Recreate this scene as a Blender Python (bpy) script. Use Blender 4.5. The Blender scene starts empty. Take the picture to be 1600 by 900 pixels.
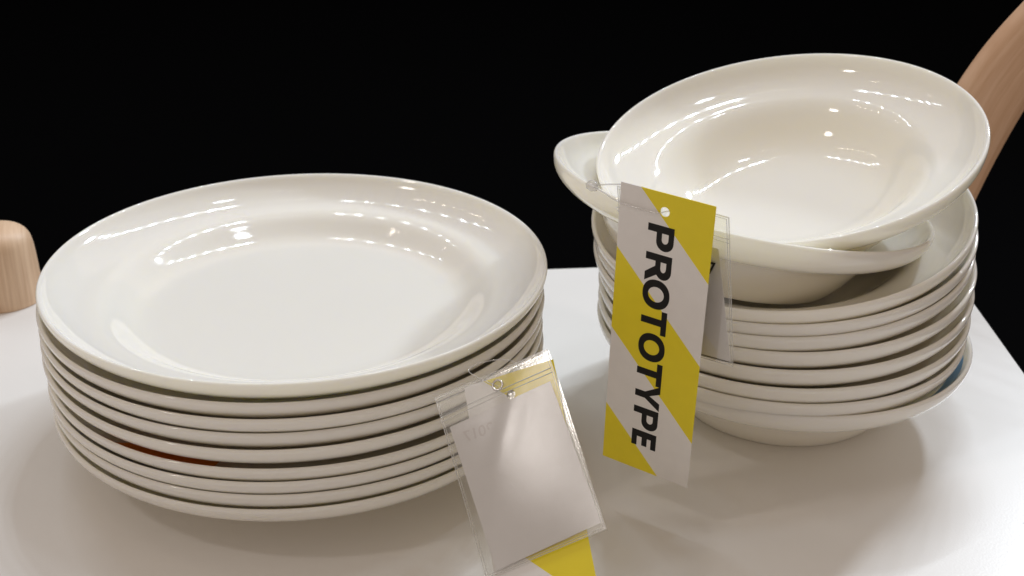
import bpy, bmesh, math
from mathutils import Matrix, Vector, Euler

# ------------------------------------------------------------------ camera, world, lights
scene = bpy.context.scene
COL = scene.collection
R = math.radians

cam_d = bpy.data.cameras.new('camera')
cam = bpy.data.objects.new('camera', cam_d)
COL.objects.link(cam)
scene.camera = cam
cam_d.sensor_width = 36.0
cam_d.lens = 45.0
cam_d.clip_start = 0.02
cam_d.clip_end = 50.0
PITCH, ROLL = R(25.55), R(0.52)
fwd = Vector((0, math.cos(PITCH), -math.sin(PITCH)))
rt0 = Vector((1, 0, 0))
up0 = rt0.cross(fwd)
rt = rt0 * math.cos(ROLL) + up0 * math.sin(ROLL)
up = up0 * math.cos(ROLL) - rt0 * math.sin(ROLL)
cam.matrix_world = Matrix(((rt.x, up.x, -fwd.x, 0), (rt.y, up.y, -fwd.y, 0),
                           (rt.z, up.z, -fwd.z, 0.388), (0, 0, 0, 1)))
cam_d.dof.use_dof = True
cam_d.dof.focus_distance = 0.62
cam_d.dof.aperture_fstop = 16.0

world = bpy.data.worlds.new('World')
scene.world = world
world.use_nodes = True
bg = world.node_tree.nodes['Background']
bg.inputs['Color'].default_value = (1.0, 0.825, 0.69, 1)     # dim warm shop interior all round
bg.inputs['Strength'].default_value = 0.395

vs = scene.view_settings
vs.view_transform = 'Standard'
vs.look = 'None'
vs.exposure = 0.0
vs.gamma = 1.0
vs.use_curve_mapping = False
scene.cycles.max_bounces = 16
scene.cycles.diffuse_bounces = 10
scene.cycles.transparent_max_bounces = 24


def disc_lamp(loc, target, size, radiance, color=(1, 1, 1)):
    """Round ceiling or fill lamp: radiance sets the power from the lamp's area."""
    d = bpy.data.lights.new('ceiling_or_fill_lamp', 'AREA')
    d.shape = 'DISK'
    d.size = size
    d.energy = radiance * math.pi * math.pi * (size / 2) ** 2
    d.color = color
    o = bpy.data.objects.new('ceiling_or_fill_lamp', d)
    COL.objects.link(o)
    o.location = loc
    o.rotation_euler = (Vector(target) - Vector(loc)).to_track_quat('-Z', 'Y').to_euler()
    return o


def strip_lamp(loc, target, sx, sy, radiance, color=(1, 1, 1)):
    d = bpy.data.lights.new('ceiling_strip', 'AREA')
    d.shape = 'RECTANGLE'
    d.size, d.size_y = sx, sy
    d.energy = radiance * math.pi * sx * sy
    d.color = color
    o = bpy.data.objects.new('ceiling_strip', d)
    COL.objects.link(o)
    o.location = loc
    o.rotation_euler = (Vector(target) - Vector(loc)).to_track_quat('-Z', 'Y').to_euler()
    return o


COOL = (0.815, 0.905, 1.0)
TGT = (0.05, 0.72, 0.0)


def row(p0, p1, n, z, size, radiance, ease=1.0):
    for i in range(n):
        t = (i / (n - 1)) ** ease
        disc_lamp((p0[0] + (p1[0] - p0[0]) * t, p0[1] + (p1[1] - p0[1]) * t, z), TGT, size, radiance, COOL)


# two rows of shop spots under the ceiling beyond the table, running out to the right and to the left
row((0.15, 2.15), (2.6, 3.75), 10, 3.5, 0.068, 640, 1.35)
row((-0.80, 2.30), (-2.8, 3.70), 8, 3.5, 0.060, 270, 1.35)
# one spot straight above
disc_lamp((0.50, 1.05, 2.7), TGT, 0.22, 28, COOL)
# and one lower down at the right-hand end of the display
disc_lamp((1.45, 2.35, 1.55), (0.2, 0.72, 0.05), 0.20, 275, COOL)
# added warm fill, left behind the camera, for sleeve sheen and front light
disc_lamp((-2.2, -0.30, 2.9), TGT, 0.34, 34, (1, .93, .89))
# a chain of small warm bulbs hung on the left
for i in range(13):
    a = R(100 - 17 * i)
    disc_lamp((-2.6 - 0.75 * math.cos(a - 1.2), 2.1 + 0.9 * math.sin(a), 3.4), TGT, 0.045, 60, (1, .86, .72))
# two faint thin tubes
strip_lamp((-0.25, 1.9, 3.6), (-0.25, 1.9, 0), 0.5, 0.03, 8, (1, .95, .88))
strip_lamp((0.00, 0.4, 3.6), (0.0, 0.4, 0), 0.5, 0.03, 8, (1, .95, .88))


# ------------------------------------------------------------------ helpers
def link(o, parent=None):
    COL.objects.link(o)
    if parent is not None:
        o.parent = parent
    return o


def mesh_obj(name, verts, faces, mat=None, parent=None, smooth=False):
    me = bpy.data.meshes.new(name)
    me.from_pydata([tuple(v) for v in verts], [], faces)
    me.update()
    if smooth:
        me.polygons.foreach_set('use_smooth', [True] * len(me.polygons))
    if mat:
        me.materials.append(mat)
    return link(bpy.data.objects.new(name, me), parent)


def bm_obj(name, bm, mat=None, parent=None, smooth=False):
    bmesh.ops.recalc_face_normals(bm, faces=bm.faces)
    me = bpy.data.meshes.new(name)
    bm.to_mesh(me)
    bm.free()
    if smooth:
        me.polygons.foreach_set('use_smooth', [True] * len(me.polygons))
    if mat:
        me.materials.append(mat)
    return link(bpy.data.objects.new(name, me), parent)


def tag(o, label=None, cat=None, group=None, kind=None):
    if label:
        o['label'] = label
    if cat:
        o['category'] = cat
    if group:
        o['group'] = group
    if kind:
        o['kind'] = kind
    return o


def catmull(pts, n=5):
    out = []
    P = [pts[0]] + list(pts) + [pts[-1]]
    for i in range(1, len(P) - 2):
        p0, p1, p2, p3 = [Vector(p) for p in P[i - 1:i + 3]]
        for k in range(n):
            t = k / n
            out.append(0.5 * ((2 * p1) + (p2 - p0) * t + (2 * p0 - 5 * p1 + 4 * p2 - p3) * t * t
                              + (3 * p1 - p0 - 3 * p2 + p3) * t ** 3))
    out.append(Vector(pts[-1]))
    return out


def lathe_mesh(name, prof, mat, seg=144):
    """prof: list of (r, z) from the inside centre over the rim to the outside centre."""
    verts, faces = [(0, 0, prof[0][1])], []
    rings = prof[1:-1]
    for (r, z) in rings:
        for k in range(seg):
            a = 2 * math.pi * k / seg
            verts.append((r * math.cos(a), r * math.sin(a), z))
    last = len(verts)
    verts.append((0, 0, prof[-1][1]))
    for k in range(seg):
        faces.append((0, 1 + k, 1 + (k + 1) % seg))
    for j in range(len(rings) - 1):
        a0, b0 = 1 + j * seg, 1 + (j + 1) * seg
        for k in range(seg):
            k2 = (k + 1) % seg
            faces.append((a0 + k, b0 + k, b0 + k2, a0 + k2))
    a0 = 1 + (len(rings) - 1) * seg
    for k in range(seg):
        faces.append((last, a0 + (k + 1) % seg, a0 + k))
    me = bpy.data.meshes.new(name)
    me.from_pydata(verts, [], faces)
    me.polygons.foreach_set('use_smooth', [True] * len(me.polygons))
    me.update()
    me.materials.append(mat)
    return me


def tube(name, pts, rad, mat, parent=None, n=4, seg=8, closed=False):
    P = catmull(list(pts) + ([pts[0]] if closed else []), n)
    verts, faces = [], []
    prev = None
    for i, p in enumerate(P):
        t = (P[min(i + 1, len(P) - 1)] - P[max(i - 1, 0)]).normalized()
        ref = prev if prev is not None else (Vector((0, 0, 1)) if abs(t.z) < .9 else Vector((1, 0, 0)))
        u = (ref - t * ref.dot(t)).normalized()
        prev = u
        v = t.cross(u)
        for k in range(seg):
            a = 2 * math.pi * k / seg
            verts.append(p + (u * math.cos(a) + v * math.sin(a)) * rad)
    for i in range(len(P) - 1):
        for k in range(seg):
            k2 = (k + 1) % seg
            faces.append((i * seg + k, i * seg + k2, (i + 1) * seg + k2, (i + 1) * seg + k))
    if not closed:
        faces.append(tuple(range(seg)))
        faces.append(tuple(range((len(P) - 1) * seg, len(P) * seg))[::-1])
    return mesh_obj(name, verts, faces, mat, parent, True)


# ------------------------------------------------------------------ materials
def new_mat(name):
    m = bpy.data.materials.new(name)
    m.use_nodes = True
    nt = m.node_tree
    return m, nt, nt.nodes['Principled BSDF']


def node(nt, kind, **kw):
    n = nt.nodes.new(kind)
    for k, v in kw.items():
        setattr(n, k, v)
    return n


def ceramic():
    m, nt, b = new_mat('white_china')
    b.inputs['Base Color'].default_value = (0.91, 0.88, 0.80, 1)
    b.inputs['Roughness'].default_value = 0.06
    b.inputs['IOR'].default_value = 1.52
    b.inputs['Subsurface Weight'].default_value = 0.6
    b.inputs['Subsurface Radius'].default_value = (1.0, 0.96, 0.72)
    b.inputs['Subsurface Scale'].default_value = 0.008
    tc = node(nt, 'ShaderNodeTexCoord')
    n = node(nt, 'ShaderNodeTexNoise')
    n.inputs['Scale'].default_value = 26.0
    n.inputs['Detail'].default_value = 1.0
    bp = node(nt, 'ShaderNodeBump')
    bp.inputs['Strength'].default_value = 0.05
    bp.inputs['Distance'].default_value = 0.002
    nt.links.new(tc.outputs['Object'], n.inputs['Vector'])
    nt.links.new(n.outputs['Fac'], bp.inputs['Height'])
    nt.links.new(bp.outputs['Normal'], b.inputs['Normal'])
    return m


def laminate():
    m, nt, b = new_mat('white_laminate')
    tc = node(nt, 'ShaderNodeTexCoord')
    n = node(nt, 'ShaderNodeTexNoise')
    n.inputs['Scale'].default_value = 9.0
    n.inputs['Detail'].default_value = 6.0
    cr = node(nt, 'ShaderNodeValToRGB')
    cr.color_ramp.elements[0].position = 0.3
    cr.color_ramp.elements[0].color = (0.77, 0.755, 0.735, 1)
    cr.color_ramp.elements[1].position = 0.7
    cr.color_ramp.elements[1].color = (0.805, 0.79, 0.77, 1)
    # fine specks of dust
    v = node(nt, 'ShaderNodeTexVoronoi')
    v.inputs['Scale'].default_value = 55.0
    lt = node(nt, 'ShaderNodeMath', operation='LESS_THAN')
    lt.inputs[1].default_value = 0.035
    n2 = node(nt, 'ShaderNodeTexNoise')
    n2.inputs['Scale'].default_value = 14.0
    gt = node(nt, 'ShaderNodeMath', operation='GREATER_THAN')
    gt.inputs[1].default_value = 0.60
    mu = node(nt, 'ShaderNodeMath', operation='MULTIPLY')
    mu2 = node(nt, 'ShaderNodeMath', operation='MULTIPLY')
    mu2.inputs[1].default_value = 0.55
    mx = node(nt, 'ShaderNodeMix', data_type='RGBA')
    mx.inputs[7].default_value = (0.35, 0.33, 0.32, 1)
    L = nt.links.new
    L(tc.outputs['Object'], n.inputs['Vector'])
    L(tc.outputs['Object'], v.inputs['Vector'])
    L(tc.outputs['Object'], n2.inputs['Vector'])
    L(n.outputs['Fac'], cr.inputs['Fac'])
    L(v.outputs['Distance'], lt.inputs[0])
    L(n2.outputs['Fac'], gt.inputs[0])
    L(lt.outputs[0], mu.inputs[0])
    L(gt.outputs[0], mu.inputs[1])
    L(mu.outputs[0], mu2.inputs[0])
    L(mu2.outputs[0], mx.inputs[0])
    L(cr.outputs['Color'], mx.inputs[6])
    L(mx.outputs[2], b.inputs['Base Color'])
    b.inputs['Roughness'].default_value = 0.32
    n3 = node(nt, 'ShaderNodeTexNoise')
    n3.inputs['Scale'].default_value = 900.0
    bp = node(nt, 'ShaderNodeBump')
    bp.inputs['Strength'].default_value = 0.12
    bp.inputs['Distance'].default_value = 0.0004
    L(tc.outputs['Object'], n3.inputs['Vector'])
    L(n3.outputs['Fac'], bp.inputs['Height'])
    L(bp.outputs['Normal'], b.inputs['Normal'])
    return m


def beech(name, c0, c1, scale=(60, 60, 6)):
    m, nt, b = new_mat(name)
    L = nt.links.new
    tc = node(nt, 'ShaderNodeTexCoord')
    mp = node(nt, 'ShaderNodeMapping')
    mp.inputs['Scale'].default_value = scale
    n = node(nt, 'ShaderNodeTexNoise')
    n.inputs['Scale'].default_value = 1.0
    n.inputs['Detail'].default_value = 5.0
    n.inputs['Distortion'].default_value = 0.6
    mp2 = node(nt, 'ShaderNodeMapping')
    mp2.inputs['Scale'].default_value = tuple(s * 9 for s in scale[:2]) + (scale[2] * 9,)
    n2 = node(nt, 'ShaderNodeTexNoise')
    n2.inputs['Scale'].default_value = 1.0
    n2.inputs['Detail'].default_value = 3.0
    ad = node(nt, 'ShaderNodeMath', operation='MULTIPLY_ADD')
    ad.inputs[1].default_value = 0.28
    cr = node(nt, 'ShaderNodeValToRGB')
    cr.color_ramp.elements[0].position = 0.40
    cr.color_ramp.elements[0].color = c0
    cr.color_ramp.elements[1].position = 0.85
    cr.color_ramp.elements[1].color = c1
    L(tc.outputs['UV'], mp.inputs['Vector'])
    L(tc.outputs['UV'], mp2.inputs['Vector'])
    L(mp.outputs['Vector'], n.inputs['Vector'])
    L(mp2.outputs['Vector'], n2.inputs['Vector'])
    L(n2.outputs['Fac'], ad.inputs[0])
    L(n.outputs['Fac'], ad.inputs[2])
    L(ad.outputs[0], cr.inputs['Fac'])
    L(cr.outputs['Color'], b.inputs['Base Color'])
    b.inputs['Roughness'].default_value = 0.48
    bp = node(nt, 'ShaderNodeBump')
    bp.inputs['Strength'].default_value = 0.15
    bp.inputs['Distance'].default_value = 0.0006
    L(n2.outputs['Fac'], bp.inputs['Height'])
    L(bp.outputs['Normal'], b.inputs['Normal'])
    return m


def plain(name, col, rough=0.5, noise=0.0, metallic=0.0):
    m, nt, b = new_mat(name)
    b.inputs['Roughness'].default_value = rough
    b.inputs['Metallic'].default_value = metallic
    tc = node(nt, 'ShaderNodeTexCoord')
    n = node(nt, 'ShaderNodeTexNoise')
    n.inputs['Scale'].default_value = 180.0
    n.inputs['Detail'].default_value = 3.0
    cr = node(nt, 'ShaderNodeValToRGB')
    cr.color_ramp.elements[0].color = tuple(c * (1 - noise) for c in col) + (1,)
    cr.color_ramp.elements[1].color = tuple(min(1, c * (1 + noise)) for c in col) + (1,)
    nt.links.new(tc.outputs['Object'], n.inputs['Vector'])
    nt.links.new(n.outputs['Fac'], cr.inputs['Fac'])
    nt.links.new(cr.outputs['Color'], b.inputs['Base Color'])
    return m


def striped_card(name, W, H):
    """45 degree yellow / white warning stripes; object x = 0..W, z = 0..-H."""
    m, nt, b = new_mat(name)
    L = nt.links.new
    tc = node(nt, 'ShaderNodeTexCoord')
    sp = node(nt, 'ShaderNodeSeparateXYZ')
    L(tc.outputs['Object'], sp.inputs[0])
    # s = -z/H - k * x/W
    mz = node(nt, 'ShaderNodeMath', operation='MULTIPLY')
    mz.inputs[1].default_value = -1.0 / H
    mxn = node(nt, 'ShaderNodeMath', operation='MULTIPLY_ADD')
    mxn.inputs[1].default_value = -0.326 / W
    L(sp.outputs['Z'], mz.inputs[0])
    L(sp.outputs['X'], mxn.inputs[0])
    L(mz.outputs[0], mxn.inputs[2])
    # (s + 0.08 + 0.284) / 0.568 -> fraction < .5 = yellow
    a = node(nt, 'ShaderNodeMath', operation='ADD')
    a.inputs[1].default_value = 0.071 + 0.286
    d = node(nt, 'ShaderNodeMath', operation='DIVIDE')
    d.inputs[1].default_value = 0.572
    fr = node(nt, 'ShaderNodeMath', operation='FRACT')
    lt = node(nt, 'ShaderNodeMath', operation='LESS_THAN')
    lt.inputs[1].default_value = 0.5
    L(mxn.outputs[0], a.inputs[0])
    L(a.outputs[0], d.inputs[0])
    L(d.outputs[0], fr.inputs[0])
    L(fr.outputs[0], lt.inputs[0])
    mx = node(nt, 'ShaderNodeMix', data_type='RGBA')
    mx.inputs[6].default_value = (0.80, 0.775, 0.76, 1)
    mx.inputs[7].default_value = (0.82, 0.67, 0.008, 1)
    L(lt.outputs[0], mx.inputs[0])
    n = node(nt, 'ShaderNodeTexNoise')
    n.inputs['Scale'].default_value = 120.0
    n.inputs['Detail'].default_value = 4.0
    hs = node(nt, 'ShaderNodeHueSaturation')
    mr = node(nt, 'ShaderNodeMapRange')
    mr.inputs[3].default_value = 0.95
    mr.inputs[4].default_value = 1.04
    L(tc.outputs['Object'], n.inputs['Vector'])
    L(n.outputs['Fac'], mr.inputs[0])
    L(mr.outputs[0], hs.inputs['Value'])
    L(mx.outputs[2], hs.inputs['Color'])
    L(hs.outputs['Color'], b.inputs['Base Color'])
    b.inputs['Roughness'].default_value = 0.42
    return m


def clear_film(name, rough=0.12, bump=0.0, bscale=900.0, tint=(0.97, 0.97, 0.96), extra=0.0):
    m, nt, b = new_mat(name)
    L = nt.links.new
    nt.nodes.remove(b)
    out = nt.nodes['Material Output']
    tr = node(nt, 'ShaderNodeBsdfTransparent')
    tr.inputs['Color'].default_value = tint + (1,)
    gl = node(nt, 'ShaderNodeBsdfGlossy')
    gl.inputs['Roughness'].default_value = rough
    df = node(nt, 'ShaderNodeBsdfDiffuse')
    df.inputs['Color'].default_value = (0.8, 0.79, 0.77, 1)
    ge = node(nt, 'ShaderNodeNewGeometry')
    dt = node(nt, 'ShaderNodeVectorMath', operation='DOT_PRODUCT')
    ab = node(nt, 'ShaderNodeMath', operation='ABSOLUTE')
    om = node(nt, 'ShaderNodeMath', operation='SUBTRACT')
    om.inputs[0].default_value = 1.0
    pw = node(nt, 'ShaderNodeMath', operation='POWER')
    pw.inputs[1].default_value = 5.0
    fr = node(nt, 'ShaderNodeMath', operation='MULTIPLY_ADD')
    fr.inputs[1].default_value = 0.9
    fr.inputs[2].default_value = 0.085
    L(ge.outputs['Normal'], dt.inputs[0])
    L(ge.outputs['Incoming'], dt.inputs[1])
    L(dt.outputs['Value'], ab.inputs[0])
    L(ab.outputs[0], om.inputs[1])
    L(om.outputs[0], pw.inputs[0])
    L(pw.outputs[0], fr.inputs[0])
    mx = node(nt, 'ShaderNodeMixShader')
    mx2 = node(nt, 'ShaderNodeMixShader')
    mx2.inputs[0].default_value = extra
    L(fr.outputs[0], mx.inputs[0])
    L(tr.outputs[0], mx.inputs[1])
    L(gl.outputs[0], mx.inputs[2])
    L(mx.outputs[0], mx2.inputs[1])
    L(df.outputs[0], mx2.inputs[2])
    L(mx2.outputs[0], out.inputs['Surface'])
    if bump:
        tc = node(nt, 'ShaderNodeTexCoord')
        n = node(nt, 'ShaderNodeTexNoise')
        n.inputs['Scale'].default_value = bscale
        n.inputs['Detail'].default_value = 2.0
        n2 = node(nt, 'ShaderNodeTexNoise')
        n2.inputs['Scale'].default_value = 22.0
        n2.inputs['Detail'].default_value = 1.0
        ad = node(nt, 'ShaderNodeMath', operation='MULTIPLY_ADD')
        ad.inputs[1].default_value = 5.0
        bp = node(nt, 'ShaderNodeBump')
        bp.inputs['Strength'].default_value = bump
        bp.inputs['Distance'].default_value = 0.0004
        L(tc.outputs['Object'], n.inputs['Vector'])
        L(tc.outputs['Object'], n2.inputs['Vector'])
        L(n2.outputs['Fac'], ad.inputs[0])
        L(n.outputs['Fac'], ad.inputs[2])
        L(ad.outputs[0], bp.inputs['Height'])
        L(bp.outputs['Normal'], gl.inputs['Normal'])
    return m


M_CHINA = ceramic()
M_TABLE = laminate()
M_BEECH = beech('beech_wood', (0.33, 0.185, 0.10, 1), (0.56, 0.37, 0.235, 1))
M_BLACK = plain('black_cloth', (0.0022, 0.0022, 0.0024), 1.0, 0.25)
M_BLACK.node_tree.nodes['Principled BSDF'].inputs['Specular IOR Level'].default_value = 0.0
M_PAPER = plain('white_paper', (0.76, 0.73, 0.735), 0.6, 0.03)
M_INK = plain('black_ink', (0.009, 0.008, 0.008), 0.6, 0.1)
M_INK.node_tree.nodes['Principled BSDF'].inputs['Specular IOR Level'].default_value = 0.25
M_GHOST = plain('ink_showing_through', (0.68, 0.63, 0.63), 0.6, 0.03)
M_FILM = clear_film('clear_pvc_film', 0.17, 0.17, 2200.0)
M_FILM2 = clear_film('clear_pvc_film_smooth', 0.10, 0.10)
M_SEAM = clear_film('welded_pvc_seam', 0.12, 0.0, extra=0.35)
M_NYLON = clear_film('clear_nylon', 0.08, 0.0, tint=(0.95, 0.95, 0.95), extra=0.28)
M_METAL = plain('nickel_ring', (0.55, 0.53, 0.50), 0.22, 0.05, 1.0)
M_RED = plain('orange_red_print', (0.94, 0.40, 0.06), 0.5, 0.1)
M_BLUE = plain('blue_print', (0.17, 0.40, 0.66), 0.4, 0.1)

# ------------------------------------------------------------------ the setting
# black backdrop: a cloth hung behind the table that turns forward along the floor
bv, bf = [], []
path = []
for k in range(9):
    a = R(90) * k / 8
    path.append((5.5 + 0.5 * math.cos(a), -0.25 - 0.5 * math.sin(a)))
path = [(6.0, 3.4)] + path + [(-0.6, -0.75)]
for (y, z) in path:
    for x in (-6.0, 6.0):
        bv.append((x, y, z))
for i in range(len(path) - 1):
    bf.append((2 * i, 2 * i + 1, 2 * i + 3, 2 * i + 2))
backdrop = mesh_obj('backdrop', bv, bf, M_BLACK)
tag(backdrop, kind='structure')

# table: back edge and right edge as photographed
top_t = 0.028
corners = [(-0.75, 0.764), (0.3200, 0.8755), (0.3165, 0.20), (-0.75, 0.20)]
bm = bmesh.new()
lo = [bm.verts.new((x, y, -top_t)) for x, y in corners]
hi = [bm.verts.new((x, y, 0)) for x, y in corners]
bm.faces.new(hi[::-1])
bm.faces.new(lo)
for i in range(4):
    j = (i + 1) % 4
    bm.faces.new((lo[i], lo[j], hi[j], hi[i]))
bmesh.ops.recalc_face_normals(bm, faces=bm.faces)
bmesh.ops.bevel(bm, geom=list(bm.edges), offset=0.0012, segments=2, affect='EDGES')
table = tag(link(bpy.data.objects.new('display_table', None)),
            'white laminate display table carrying both stacks of china', 'table')
bm_obj('table_top', bm, M_TABLE, table)
for (x, y) in ((-0.70, 0.72), (0.27, 0.82), (0.27, 0.25), (-0.70, 0.25)):
    bm = bmesh.new()
    bmesh.ops.create_cube(bm, size=1.0)
    bmesh.ops.scale(bm, vec=(0.05, 0.05, 0.75 - top_t - 0.004), verts=bm.verts)
    bmesh.ops.translate(bm, vec=(x, y, -0.75 / 2 - top_t / 2), verts=bm.verts)
    bmesh.ops.bevel(bm, geom=list(bm.edges), offset=0.003, segments=2, affect='EDGES')
    bm_obj('leg', bm, M_TABLE, table)

# ------------------------------------------------------------------ china
plate_in = [(0.0, .0062), (.040, .0062), (.072, .0062), (.080, .0064), (.086, .0072), (.0915, .0094), (.0965, .0126),
            (.1015, .0160), (.1065, .0182), (.112, .0191), (.1175, .0203), (.1235, .0232), (.1285, .0270), (.1310, .0297), (.1325, .0320)]
plate_out = [(.1335, .0330), (.1344, .0330), (.1350, .0323), (.1350, .0308), (.1340, .0281), (.1315, .0248), (.1277, .0217), (.1229, .0187),
             (.1170, .0164), (.111, .0143), (.1045, .0122), (.0995, .0090), (.0955, .0050), (.0920, .0014), (.0900, .0),
             (.0865, .0), (.0850, .0010), (.083, .0018), (.05, .0018), (0.0, .0018)]
PLATE_PROF = [(p.x, p.y) for p in catmull([(r, z) for r, z in plate_in + plate_out], 3)]
bowl_in = [(0.0, .0052), (.020, .0053), (.034, .0057), (.043, .0067), (.0505, .0086), (.0570, .0120), (.0625, .0164),
           (.0675, .0216), (.0722, .0264), (.0775, .0300), (.0835, .0316), (.0890, .0334), (.0945, .0362), (.0987, .0397),
           (.1013, .0432), (.1027, .0456)]
bowl_out = [(.1036, .0465), (.1045, .0465), (.1051, .0457), (.1051, .0438), (.1040, .0399), (.1013, .0359), (.0974, .0326), (.0930, .0301),
            (.0885, .0284), (.0840, .0270), (.0795, .0254), (.0762, .0222), (.0728, .0166), (.0685, .0098), (.0640, .0040),
            (.0610, .0008), (.0595, .0), (.0565, .0), (.0550, .0010), (.052, .0016), (.03, .0016), (0.0, .0016)]
BOWL_PROF = [(p.x, p.y) for p in catmull([(r, z) for r, z in bowl_in + bowl_out], 3)]
PLATE_MESH = lathe_mesh('plate', PLATE_PROF, M_CHINA)
BOWL_MESH = lathe_mesh('bowl', BOWL_PROF, M_CHINA)
PLATE_H, BOWL_H = 0.033, 0.0465


def rim_frame(c, tx, ty):
    """matrix for a vessel whose rim centre is c; tx: front edge dips, ty: right edge lifts (degrees)."""
    n = Vector((-math.tan(R(ty)), -math.tan(R(tx)), 1)).normalized()
    u = Vector((0, 1, 0)).cross(n).normalized()
    v = n.cross(u)
    return Matrix(((u.x, v.x, n.x, c[0]), (u.y, v.y, n.y, c[1]), (u.z, v.z, n.z, c[2]), (0, 0, 0, 1)))


def place(name, me, c, tx, ty, h, spin=0.0):
    o = link(bpy.data.objects.new(name, me))
    o.matrix_world = rim_frame(c, tx, ty) @ Matrix.Translation((0, 0, -h)) @ Matrix.Rotation(spin, 4, 'Z')
    return o


def arc_patch(name, prof, r0, r1, a0, a1, mat, parent, lift=0.0002, n=24):
    """thin mark lying on the inner surface between two radii and two angles"""
    pts = [p for p in prof[:prof.index(max(prof, key=lambda q: q[1]))] if r0 <= p[0] <= r1]
    verts, faces = [], []
    for (r, z) in pts:
        for k in range(n + 1):
            a = R(a0 + (a1 - a0) * k / n)
            verts.append((r * math.cos(a), r * math.sin(a), z + lift))
    for j in range(len(pts) - 1):
        for k in range(n):
            b = j * (n + 1) + k
            faces.append((b, b + 1, b + n + 2, b + n + 1))
    return mesh_obj(name, verts, faces, mat, parent, True)


ordinal = ['Topmost', 'Second', 'Third', 'Fourth', 'Fifth', 'Sixth', 'Seventh', 'Eighth', 'Ninth']
drops = [0.0, .0107, .0186, .0268, .0350, .0458, .0530, .0604, .0683]
offx = [0.0, -.0017, -.0012, -.0020, -.0018, -.0012, -.0016, -.0008, -.0010]
offy = [0.0, .0008, -.0004, .0006, -.0005, .0004, 0.0, .0005, 0.0]
ztop = 0.033 + drops[-1]
plates = []
for i in range(9):
    p = place('deep_plate', PLATE_MESH, (-0.116 + offx[i], 0.632 + offy[i], ztop - drops[i]), 0, 0, PLATE_H, 0)
    if i == 0:
        lab = 'topmost white china plate of the wide plate stack, its empty well showing'
    elif i == 8:
        lab = 'bottom white china plate of the wide plate stack, standing on the table'
    elif i == 5:
        lab = 'sixth white plate from the top of the plate stack, with orange mark on its rim'
    else:
        lab = '%s white china plate from the top of the wide plate stack' % ordinal[i].lower()
    tag(p, lab, 'plate', 'white plates in the wide stack')
    plates.append(p)
tag(arc_patch('printed_mark', PLATE_PROF, 0.108, .1330, 232, 257, M_RED, plates[5]), 'orange-red printed mark on the inner rim')

frac = [1.0, .875, .758, .616, .446, .267, .118, 0.0]
bowls = []
jx = [0, .0006, -.0004, .0010, .0004, -.0010, -.0026, .0012]
for i in range(8):
    w = frac[i]
    c = (0.159 - 0.010 * w + jx[i], 0.669 - 0.003 * w, 0.0465 + 0.075 * w)
    b = place('soup_bowl', BOWL_MESH, c, 7.2 * w, 6.4 * w, BOWL_H)
    if i == 0:
        lab = 'uppermost of the eight nested white bowls, holding the tipped bowl'
    elif i == 7:
        lab = 'bottom white bowl of the nested bowl stack, its foot on the table, blue mark inside'
    else:
        lab = '%s white bowl from the top of the eight nested bowls' % ordinal[i].lower()
    tag(b, lab, 'bowl', 'white bowls nested in the tall stack')
    bowls.append(b)
tag(arc_patch('printed_mark', BOWL_PROF, .0935, .1008, -46, -12, M_BLUE, bowls[7]), 'blue printed mark on the inner rim')
mid = place('soup_bowl', BOWL_MESH, (0.1262, 0.6615, 0.1362), -5.6, -9.6, BOWL_H)
tag(mid, 'white bowl tipped down to the right between nested bowls and crowning bowl', 'bowl', 'white bowls tipped loosely on top')
crown = place('soup_bowl', BOWL_MESH, (0.1497, 0.670, 0.1604), 8.7, 11.2, BOWL_H)
tag(crown, 'white bowl crowning the bowl stack, tilted to show its whole inside', 'bowl', 'white bowls tipped loosely on top')


# ------------------------------------------------------------------ wooden things
def add_uv(o, fn):
    me = o.data
    uv = me.uv_layers.new(name='UVMap')
    for l in me.loops:
        uv.data[l.index].uv = fn(l.vertex_index)


# rounded beech peg at the left
prof = [(0.0, .0525), (.008, .0524), (.0140, .0515), (.0185, .0492), (.0215, .0455), (.0231, .0400), (.0240, .03),
        (.0246, .015), (.0249, .003), (.0243, .0), (.012, .0), (0.0, .0)]
prof = [(p.x, p.y) for p in catmull(prof, 4)]
me = lathe_mesh('wooden_peg', prof, beech('beech_wood_peg', (0.62, 0.41, 0.26, 1), (0.80, 0.59, 0.41, 1), (420, 14, 1)), 72)
peg = link(bpy.data.objects.new('wooden_peg', me))
peg.location = (-0.3475, 0.789, 0.0)
add_uv(peg, lambda i: (me.vertices[i].co.x + 0.35 * me.vertices[i].co.y, me.vertices[i].co.z + 1.2 * me.vertices[i].co.y))
tag(peg, 'round-topped beech wood peg standing on the table beside the plate stack', 'wooden peg')

# curved beech arm rising behind the bowls
cl = [(.288, 0.0), (.288, .030), (.2905, .058), (.2965, .087), (.3075, .125), (.3215, .157), (.340, .186), (.363, .213), (.391, .236)]
hw = [.0190, .0195, .0205, .0220, .0236, .0230, .0222, .0220, .0215]
C = catmull([(x, z, w) for (x, z), w in zip(cl, hw)], 5)
seg = 28
verts, uvs, faces = [], [], []
for i, p in enumerate(C):
    a, b2 = C[max(i - 1, 0)], C[min(i + 1, len(C) - 1)]
    t = Vector((b2.x - a.x, 0, b2.y - a.y)).normalized()
    if i == 0:
        t = Vector((0, 0, 1))
    nrm = Vector((t.z, 0, -t.x))
    w = p.z
    for k in range(seg):
        an = 2 * math.pi * k / seg
        ca, sa = math.cos(an), math.sin(an)
        e = 0.72
        px = math.copysign(abs(ca) ** e, ca) * w
        py = math.copysign(abs(sa) ** e, sa) * 0.0125
        verts.append(Vector((p.x, 0.815 + py, p.y)) + nrm * px)
        uvs.append((px + 0.3 * py, i * 0.0085))
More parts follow.
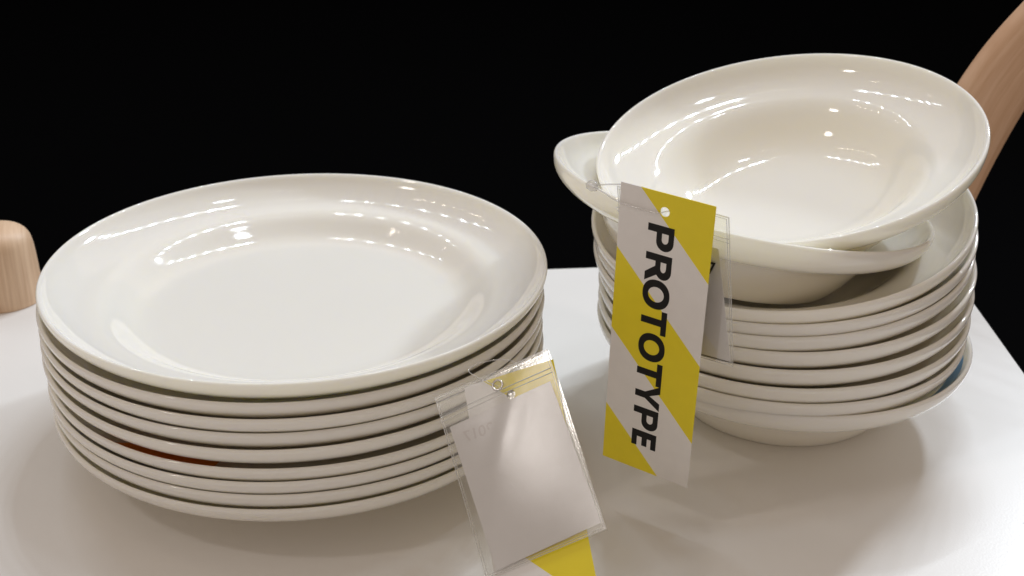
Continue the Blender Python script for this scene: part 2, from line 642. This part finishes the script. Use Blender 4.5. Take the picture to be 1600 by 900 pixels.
for i in range(len(C) - 1):
    for k in range(seg):
        k2 = (k + 1) % seg
        faces.append((i * seg + k, i * seg + k2, (i + 1) * seg + k2, (i + 1) * seg + k))
faces.append(tuple(range(seg))[::-1])
faces.append(tuple(range((len(C) - 1) * seg, len(C) * seg)))
arm = mesh_obj('curved_wooden_post', verts, faces, beech('beech_wood_arm', (0.62, 0.37, 0.22, 1), (0.76, 0.51, 0.345, 1), (210, 9, 1)), None, True)
add_uv(arm, lambda i: uvs[i])
tag(arm, 'curved beech wood post sweeping up to the right behind the bowls', 'wooden post')


# ------------------------------------------------------------------ tags
def frame_empty(name, o, ex, ez):
    ex, ez = Vector(ex).normalized(), Vector(ez).normalized()
    ey = ez.cross(ex).normalized()
    e = link(bpy.data.objects.new(name, None))
    e.empty_display_size = 0.01
    e.matrix_world = Matrix(((ex.x, ey.x, ez.x, o[0]), (ex.y, ey.y, ez.y, o[1]), (ex.z, ey.z, ez.z, o[2]), (0, 0, 0, 1)))
    return e


MM = 0.001


def card_mesh(name, W, H, hole_u, hole_v, hole_r, mat, parent, th=0.00035, bend=0.0):
    """card with a punched hole; local x 0..W, z 0..-H, front at y=0"""
    bm = bmesh.new()
    n = 12
    outer = []
    for k in range(n):
        outer.append((W * k / n, 0))
    for k in range(2 * n):
        outer.append((W, -H * k / (2 * n)))
    for k in range(n):
        outer.append((W - W * k / n, -H))
    for k in range(2 * n):
        outer.append((0, -H + H * k / (2 * n)))
    inner = [(hole_u * W + hole_r * math.cos(2 * math.pi * k / 24), -hole_v * H + hole_r * math.sin(2 * math.pi * k / 24)) for k in range(24)]
    edges = []
    for loop in (outer, inner):
        vs_ = [bm.verts.new((x, 0, z)) for x, z in loop]
        for i in range(len(vs_)):
            edges.append(bm.edges.new((vs_[i], vs_[(i + 1) % len(vs_)])))
    r = bmesh.ops.triangle_fill(bm, use_beauty=True, use_dissolve=False, edges=edges)
    faces = [g for g in r['geom'] if isinstance(g, bmesh.types.BMFace)]
    ex = bmesh.ops.extrude_face_region(bm, geom=faces)
    bmesh.ops.translate(bm, vec=(0, th, 0), verts=[g for g in ex['geom'] if isinstance(g, bmesh.types.BMVert)])
    return bm_obj(name, bm, mat, parent)


def letters(word, W, H, parent, mat):
    """PROTOTYPE set sideways, reading down the card; baseline at u=.325, caps to u=.605"""
    spans = {0: (.107, .190), 1: (.203, .296), 2: (.291, .392), 3: (.394, .478), 4: (.480, .581), 5: (.582, .665),
             6: (.664, .752), 7: (.758, .838), 8: (.848, .908)}
    u0, u1 = .325, .607
    cap = (u1 - u0) * W
    st = 0.27          # stem as a share of cap height
    bm = bmesh.new()

    def poly(pts, holes, v0, v1):
        # pts in letter space: x 0..1 over the letter's width, y 0..1 over cap height
        wid = (v1 - v0) * H

        def P(x, y):
            return (u0 * W + y * cap, -0.00006, -(v0 * H) - x * wid)
        es = []
        for loop in [pts] + holes:
            vv = [bm.verts.new(P(x, y)) for x, y in loop]
            for i in range(len(vv)):
                es.append(bm.edges.new((vv[i], vv[(i + 1) % len(vv)])))
        bmesh.ops.triangle_fill(bm, use_beauty=True, edges=es)

    def bowl(x0, x1, y0, y1, cut, n=14):
        """D-shape: straight at x0, round on the right"""
        ry = (y1 - y0) / 2
        rx = (x1 - x0) * cut
        cx = x1 - rx
        pts = [(x0, y0)]
        for k in range(n + 1):
            a = -math.pi / 2 + math.pi * k / n
            pts.append((cx + rx * math.cos(a), (y0 + y1) / 2 + ry * math.sin(a)))
        pts.append((x0, y1))
        return pts

    for i, ch in enumerate(word):
        v0, v1 = spans[i]
        wid = (v1 - v0) * H
        s = st * cap / wid     # stem in letter-x units
        t = 0.215             # horizontal stroke in cap units
        if ch in 'PR':
            xr = 1.0 if ch == 'P' else 0.90
            yb = 0.34 if ch == 'P' else 0.40
            b = bowl(s, xr, yb, 1.0, 0.52)
            out = [(0, 0), (s, 0)] + b[0:] + [(0, 1)]
            if ch == 'P':
                out = [(0, 0), (s, 0), (s, yb)] + b[1:-1] + [(0, 1)]
                hole = bowl(s, xr - s * 1.02, yb + t * .95, 1 - t * .95, 0.42)
                poly(out, [hole[::-1]] if False else [], v0, v1) if False else None
                # stem and ring kept as one outline with a counter
                hole = [(min(max(x, s + .001), 1), y) for x, y in hole]
                poly(out, [hole], v0, v1)
            else:
                xi = s + (xr - s) * 0.36
                out = [(0, 0), (s, 0), (s, yb - .02), (xi - s * .18, yb - .02), (1.06 - s * 1.22, 0), (1.06, 0), (xr - s * .55, yb + .045)]
                out += [q for q in b[1:-1] if q[1] > yb + .05] + [(0, 1)]
                hole = bowl(s, xr - s * 1.02, yb + t * .85, 1 - t * .95, 0.42)
                hole = [(min(max(x, s + .001), 1), y) for x, y in hole]
                poly(out, [hole], v0, v1)
        elif ch == 'O':
            n = 40
            o1, o2 = [], []
            for k in range(n):
                a = 2 * math.pi * k / n
                ca, sa = math.cos(a), math.sin(a)
                f = 0.92
                o1.append((.5 + .5 * math.copysign(abs(ca) ** f, ca), .5 + .525 * math.copysign(abs(sa) ** f, sa)))
                o2.append((.5 + (.5 - s) * ca, .5 + (.525 - t * 1.02) * sa))
            poly(o1, [o2], v0, v1)
        elif ch == 'T':
            c = .5
            poly([(c - s / 2, 0), (c + s / 2, 0), (c + s / 2, 1 - t), (1, 1 - t), (1, 1), (0, 1), (0, 1 - t), (c - s / 2, 1 - t)], [], v0, v1)
        elif ch == 'Y':
            c = .5
            poly([(c - s / 2, 0), (c + s / 2, 0), (c + s / 2, .40), (1.03, 1), (1.03 - s * 1.15, 1), (c, .585), (s * 1.15 - .03, 1), (-.03, 1), (c - s / 2, .40)], [], v0, v1)
        elif ch == 'E':
            m0, m1 = .5 - t / 2 + .02, .5 + t / 2 + .02
            poly([(0, 0), (1, 0), (1, t), (s, t), (s, m0), (.93, m0), (.93, m1), (s, m1), (s, 1 - t), (1, 1 - t), (1, 1), (0, 1)], [], v0, v1)
    for f in bm.faces:
        f.normal_update()
        if f.normal.y > 0:
            f.normal_flip()
    me = bpy.data.meshes.new('lettering')
    bm.to_mesh(me)
    bm.free()
    me.materials.append(mat)
    return link(bpy.data.objects.new('lettering', me), parent)


def quad_sheet(name, c, y, th, mat, parent, bow=0.0, n=14, smooth=False, crease=0.0):
    """slightly bowed thin sheet spanned by four corners TL TR BR BL given in mm (x, z); y may be (top, bottom)"""
    yt, yb = y if isinstance(y, tuple) else (y, y)
    verts, faces = [], []
    for s in (0, 1):
        for j in range(n + 1):
            for i in range(n + 1):
                u, v = i / n, j / n
                x = (c[0][0] * (1 - u) + c[1][0] * u) * (1 - v) + (c[3][0] * (1 - u) + c[2][0] * u) * v
                z = (c[0][1] * (1 - u) + c[1][1] * u) * (1 - v) + (c[3][1] * (1 - u) + c[2][1] * u) * v
                b = bow * math.sin(math.pi * u) * math.sin(math.pi * v)
                b += crease * math.exp(-((u - 0.62 + 0.95 * (v - 0.22)) / 0.13) ** 2) * math.sin(math.pi * min(1, u)) * math.exp(-((v - 0.35) / 0.3) ** 2)
                verts.append((x * MM, (yt * (1 - v) + yb * v - b + s * th) * MM, z * MM))
    N = (n + 1) ** 2
    for j in range(n):
        for i in range(n):
            a = j * (n + 1) + i
            faces.append((a, a + n + 1, a + n + 2, a + 1))
            faces.append((N + a, N + a + 1, N + a + n + 2, N + a + n + 1))
    rim = [i for i in range(n + 1)] + [j * (n + 1) + n for j in range(1, n + 1)] + [n * (n + 1) + i for i in range(n - 1, -1, -1)] + [j * (n + 1) for j in range(n - 1, 0, -1)]
    for k in range(len(rim)):
        a, b = rim[k], rim[(k + 1) % len(rim)]
        faces.append((a, b, N + b, N + a))
    return mesh_obj(name, verts, faces, mat, parent, smooth)


def seams(name, c, y, parent, w=1.0, inset=0.3):
    """raised welded border of a plastic sleeve, one loop of tubes along the edge"""
    yt, yb = y if isinstance(y, tuple) else (y, y)
    bm = bmesh.new()
    cx = sum(p[0] for p in c) / 4
    cz = sum(p[1] for p in c) / 4
    for ins, rad in ((inset, 0.22), (inset + w, 0.16)):
        q = []
        for k, (x, z) in enumerate(c):
            dx, dz = cx - x, cz - z
            q.append(Vector(((x + math.copysign(ins, dx)) * MM, (yt if k < 2 else yb) * MM, (z + math.copysign(ins, dz)) * MM)))
        for k in range(4):
            a, b = q[k], q[(k + 1) % 4]
            t = (b - a).normalized()
            u = Vector((0, 1, 0))
            v = t.cross(u).normalized()
            ring = []
            for p in (a, b):
                ring.append([bm.verts.new(p + (u * math.cos(2 * math.pi * s / 6) + v * math.sin(2 * math.pi * s / 6)) * rad * MM) for s in range(6)])
            for s in range(6):
                bm.faces.new((ring[0][s], ring[0][(s + 1) % 6], ring[1][(s + 1) % 6], ring[1][s]))
    return bm_obj(name, bm, M_SEAM, parent, True)


def digits(name, text, size, mat, parent, loc, rot=0.0, mirror=False):
    cu = bpy.data.curves.new('digits', 'FONT')
    cu.body = text
    cu.size = size
    cu.offset = size * 0.012
    tmp = bpy.data.objects.new('tmp', cu)
    COL.objects.link(tmp)
    bpy.context.view_layer.update()
    me = bpy.data.meshes.new_from_object(tmp.evaluated_get(bpy.context.evaluated_depsgraph_get()))
    bpy.data.objects.remove(tmp)
    ca, sa = math.cos(rot), math.sin(rot)
    for v in me.vertices:
        x, z = v.co.x, v.co.y
        if mirror:
            x = -x
        v.co = (loc[0] * MM + x * ca - z * sa, loc[1] * MM, loc[2] * MM + x * sa + z * ca)
    me.name = name
    me.materials.clear()
    me.materials.append(mat)
    return link(bpy.data.objects.new(name, me), parent)


# ---- the tag hanging in front of the bowls, its lettered card to the front
W, H = 0.0487, 0.1515
tagR = frame_empty('product_tag', (0.06993, 0.54268, 0.17607), (0.82698, -0.56174, -0.02353), (0.01671, -0.01727, 0.99971))
tag(tagR, 'yellow and white striped PROTOTYPE tag hanging in front of the bowls', 'tag')
cardR = card_mesh('card', W, H, .488, .060, .0024, striped_card('striped_card', W, H), tagR)
cardR.location = (-0.0240, 0, 0.0006)
letters('PROTOTYPE', W, H, cardR, M_INK)
sl = [(-29.3, -4.6), (29.0, -5.4), (38.0, -81.0), (-20.0, -84.0)]
slv = quad_sheet('sleeve', sl, (6.0, 9.0), 0.2, M_FILM2, tagR, bow=-1.0, n=24)
seams('welded_edge', sl, (5.9, 8.9), slv)
tube('zip_ridge', [Vector((-28.4, 5.7, -15.2)) * MM, Vector((0, 5.6, -15.6)) * MM, Vector((30.0, 5.7, -16.0)) * MM], 0.00022, M_SEAM, slv)
tube('zip_ridge', [Vector((-28.3, 5.7, -17.0)) * MM, Vector((0, 5.6, -17.4)) * MM, Vector((30.2, 5.7, -17.8)) * MM], 0.00018, M_SEAM, slv)
pp = quad_sheet('paper_insert', [(-24, -22), (24.8, -22.6), (35.8, -79.5), (-14, -82)], (7.2, 10.0), 0.12, M_PAPER, tagR, bow=-1.0)
digits('lettering', '2017', 0.0088, M_INK, pp, (7.2, 6.7, -37.0), R(4))
nyl = tube('fastener', [Vector(p) * MM for p in ((-41, 5, -8.0), (-34, 3, -8.6), (-25, -0.6, -9.2), (-14, -0.9, -9.8), (-4, -0.9, -9.6), (-0.6, 0.6, -8.6), (1.5, 6, -8.2), (-8, 12, -6), (-24, 13, -5.5), (-36, 9, -6.6), (-41, 6, -7.6))], 0.00036, M_NYLON, tagR)
bm = bmesh.new()
bmesh.ops.create_icosphere(bm, subdivisions=3, radius=0.0027)
for v in bm.verts:
    q = v.co.normalized()
    v.co *= 1 + 0.10 * math.sin(9 * q.x + 2) * math.sin(7 * q.z) + 0.06 * math.sin(11 * q.y)
bmesh.ops.scale(bm, vec=(1.2, .9, .95), verts=bm.verts)
bmesh.ops.translate(bm, vec=(-0.0425, 0.0055, -0.0078), verts=bm.verts)
bm_obj('lock_head', bm, M_NYLON, nyl, True)

# ---- the tag leaning on the plates, its plastic pocket with blank paper to the front
tagL = frame_empty('product_tag', (-0.00937, 0.5144, 0.09809), (0.88482, -0.00997, 0.46582), (-0.27608, 0.79414, 0.5414))
tag(tagL, 'clear plastic pocket tag with blank white paper leaning against the plates', 'tag')
W2, H2 = 0.0446, 0.1388
cardL = card_mesh('card', W2, H2, .488, .075, .0022, striped_card('striped_card_pocket', W2, H2), tagL)
cardL.matrix_parent_inverse = Matrix.Identity(4)
cardL.location = (-0.0143, 0.0006, -0.0004)
cardL.rotation_euler = (0, R(6.75), 0)
ppL = quad_sheet('paper_insert', [(-26.0, -16.4), (25.7, -15.5), (28.0, -85.2), (-22.9, -87.6)], (-0.3, -0.3), 0.12, M_PAPER, tagL, bow=0.9)
digits('lettering', '2017', 0.0075, M_GHOST, ppL, (-6.0, -0.62, -27.5), R(-4), True)
sl = [(-29.2, 0.3), (29.2, -0.3), (29.1, -88.9), (-28.3, -89.4)]
slv = quad_sheet('sleeve', sl, (-0.9, -0.9), 0.2, M_FILM, tagL, bow=1.7, n=40, crease=0.55)
quad_sheet('sleeve_back', sl, (1.6, 1.6), 0.2, M_FILM2, tagL)
seams('welded_edge', sl, (-0.7, -0.7), slv)
for zz, rr in ((-10.2, .00026), (-12.4, .0002)):
    tube('zip_ridge', [Vector((-28.2, -1.1, zz - .4)) * MM, Vector((0, -1.7, zz)) * MM, Vector((28.4, -1.1, zz + .3)) * MM], rr, M_SEAM, slv)
# metal eyelet
bm = bmesh.new()
NR, NS = 32, 10
vv = []
for i in range(NR):
    a = 2 * math.pi * i / NR
    for k in range(NS):
        b = 2 * math.pi * k / NS
        r = 2.35 + 0.55 * math.cos(b)
        vv.append(bm.verts.new(((1.9 + r * math.cos(a)) * MM, (-1.2 + 0.45 * math.sin(b)) * MM, (-7.1 + r * math.sin(a)) * MM)))
for i in range(NR):
    for k in range(NS):
        bm.faces.new((vv[i * NS + k], vv[i * NS + (k + 1) % NS], vv[((i + 1) % NR) * NS + (k + 1) % NS], vv[((i + 1) % NR) * NS + k]))
bm_obj('eyelet', bm, M_METAL, slv, True)
tube('string', [Vector(p) * MM for p in ((1.9, 1.5, -7.0), (0.2, -2.0, -6.2), (-4.0, -2.2, -2.0), (-9.3, -1.0, 4.7), (-9.0, 1.5, 8.0), (-3.5, 2.5, 8.6), (4.5, 2.6, 6.6), (10.5, 2.6, 3.2), (13.3, 2.5, -1.8), (11.5, 2.4, -6.0), (6.5, 2.2, -8.0), (2.4, 2.0, -7.4))], 0.00026, M_NYLON, tagL)
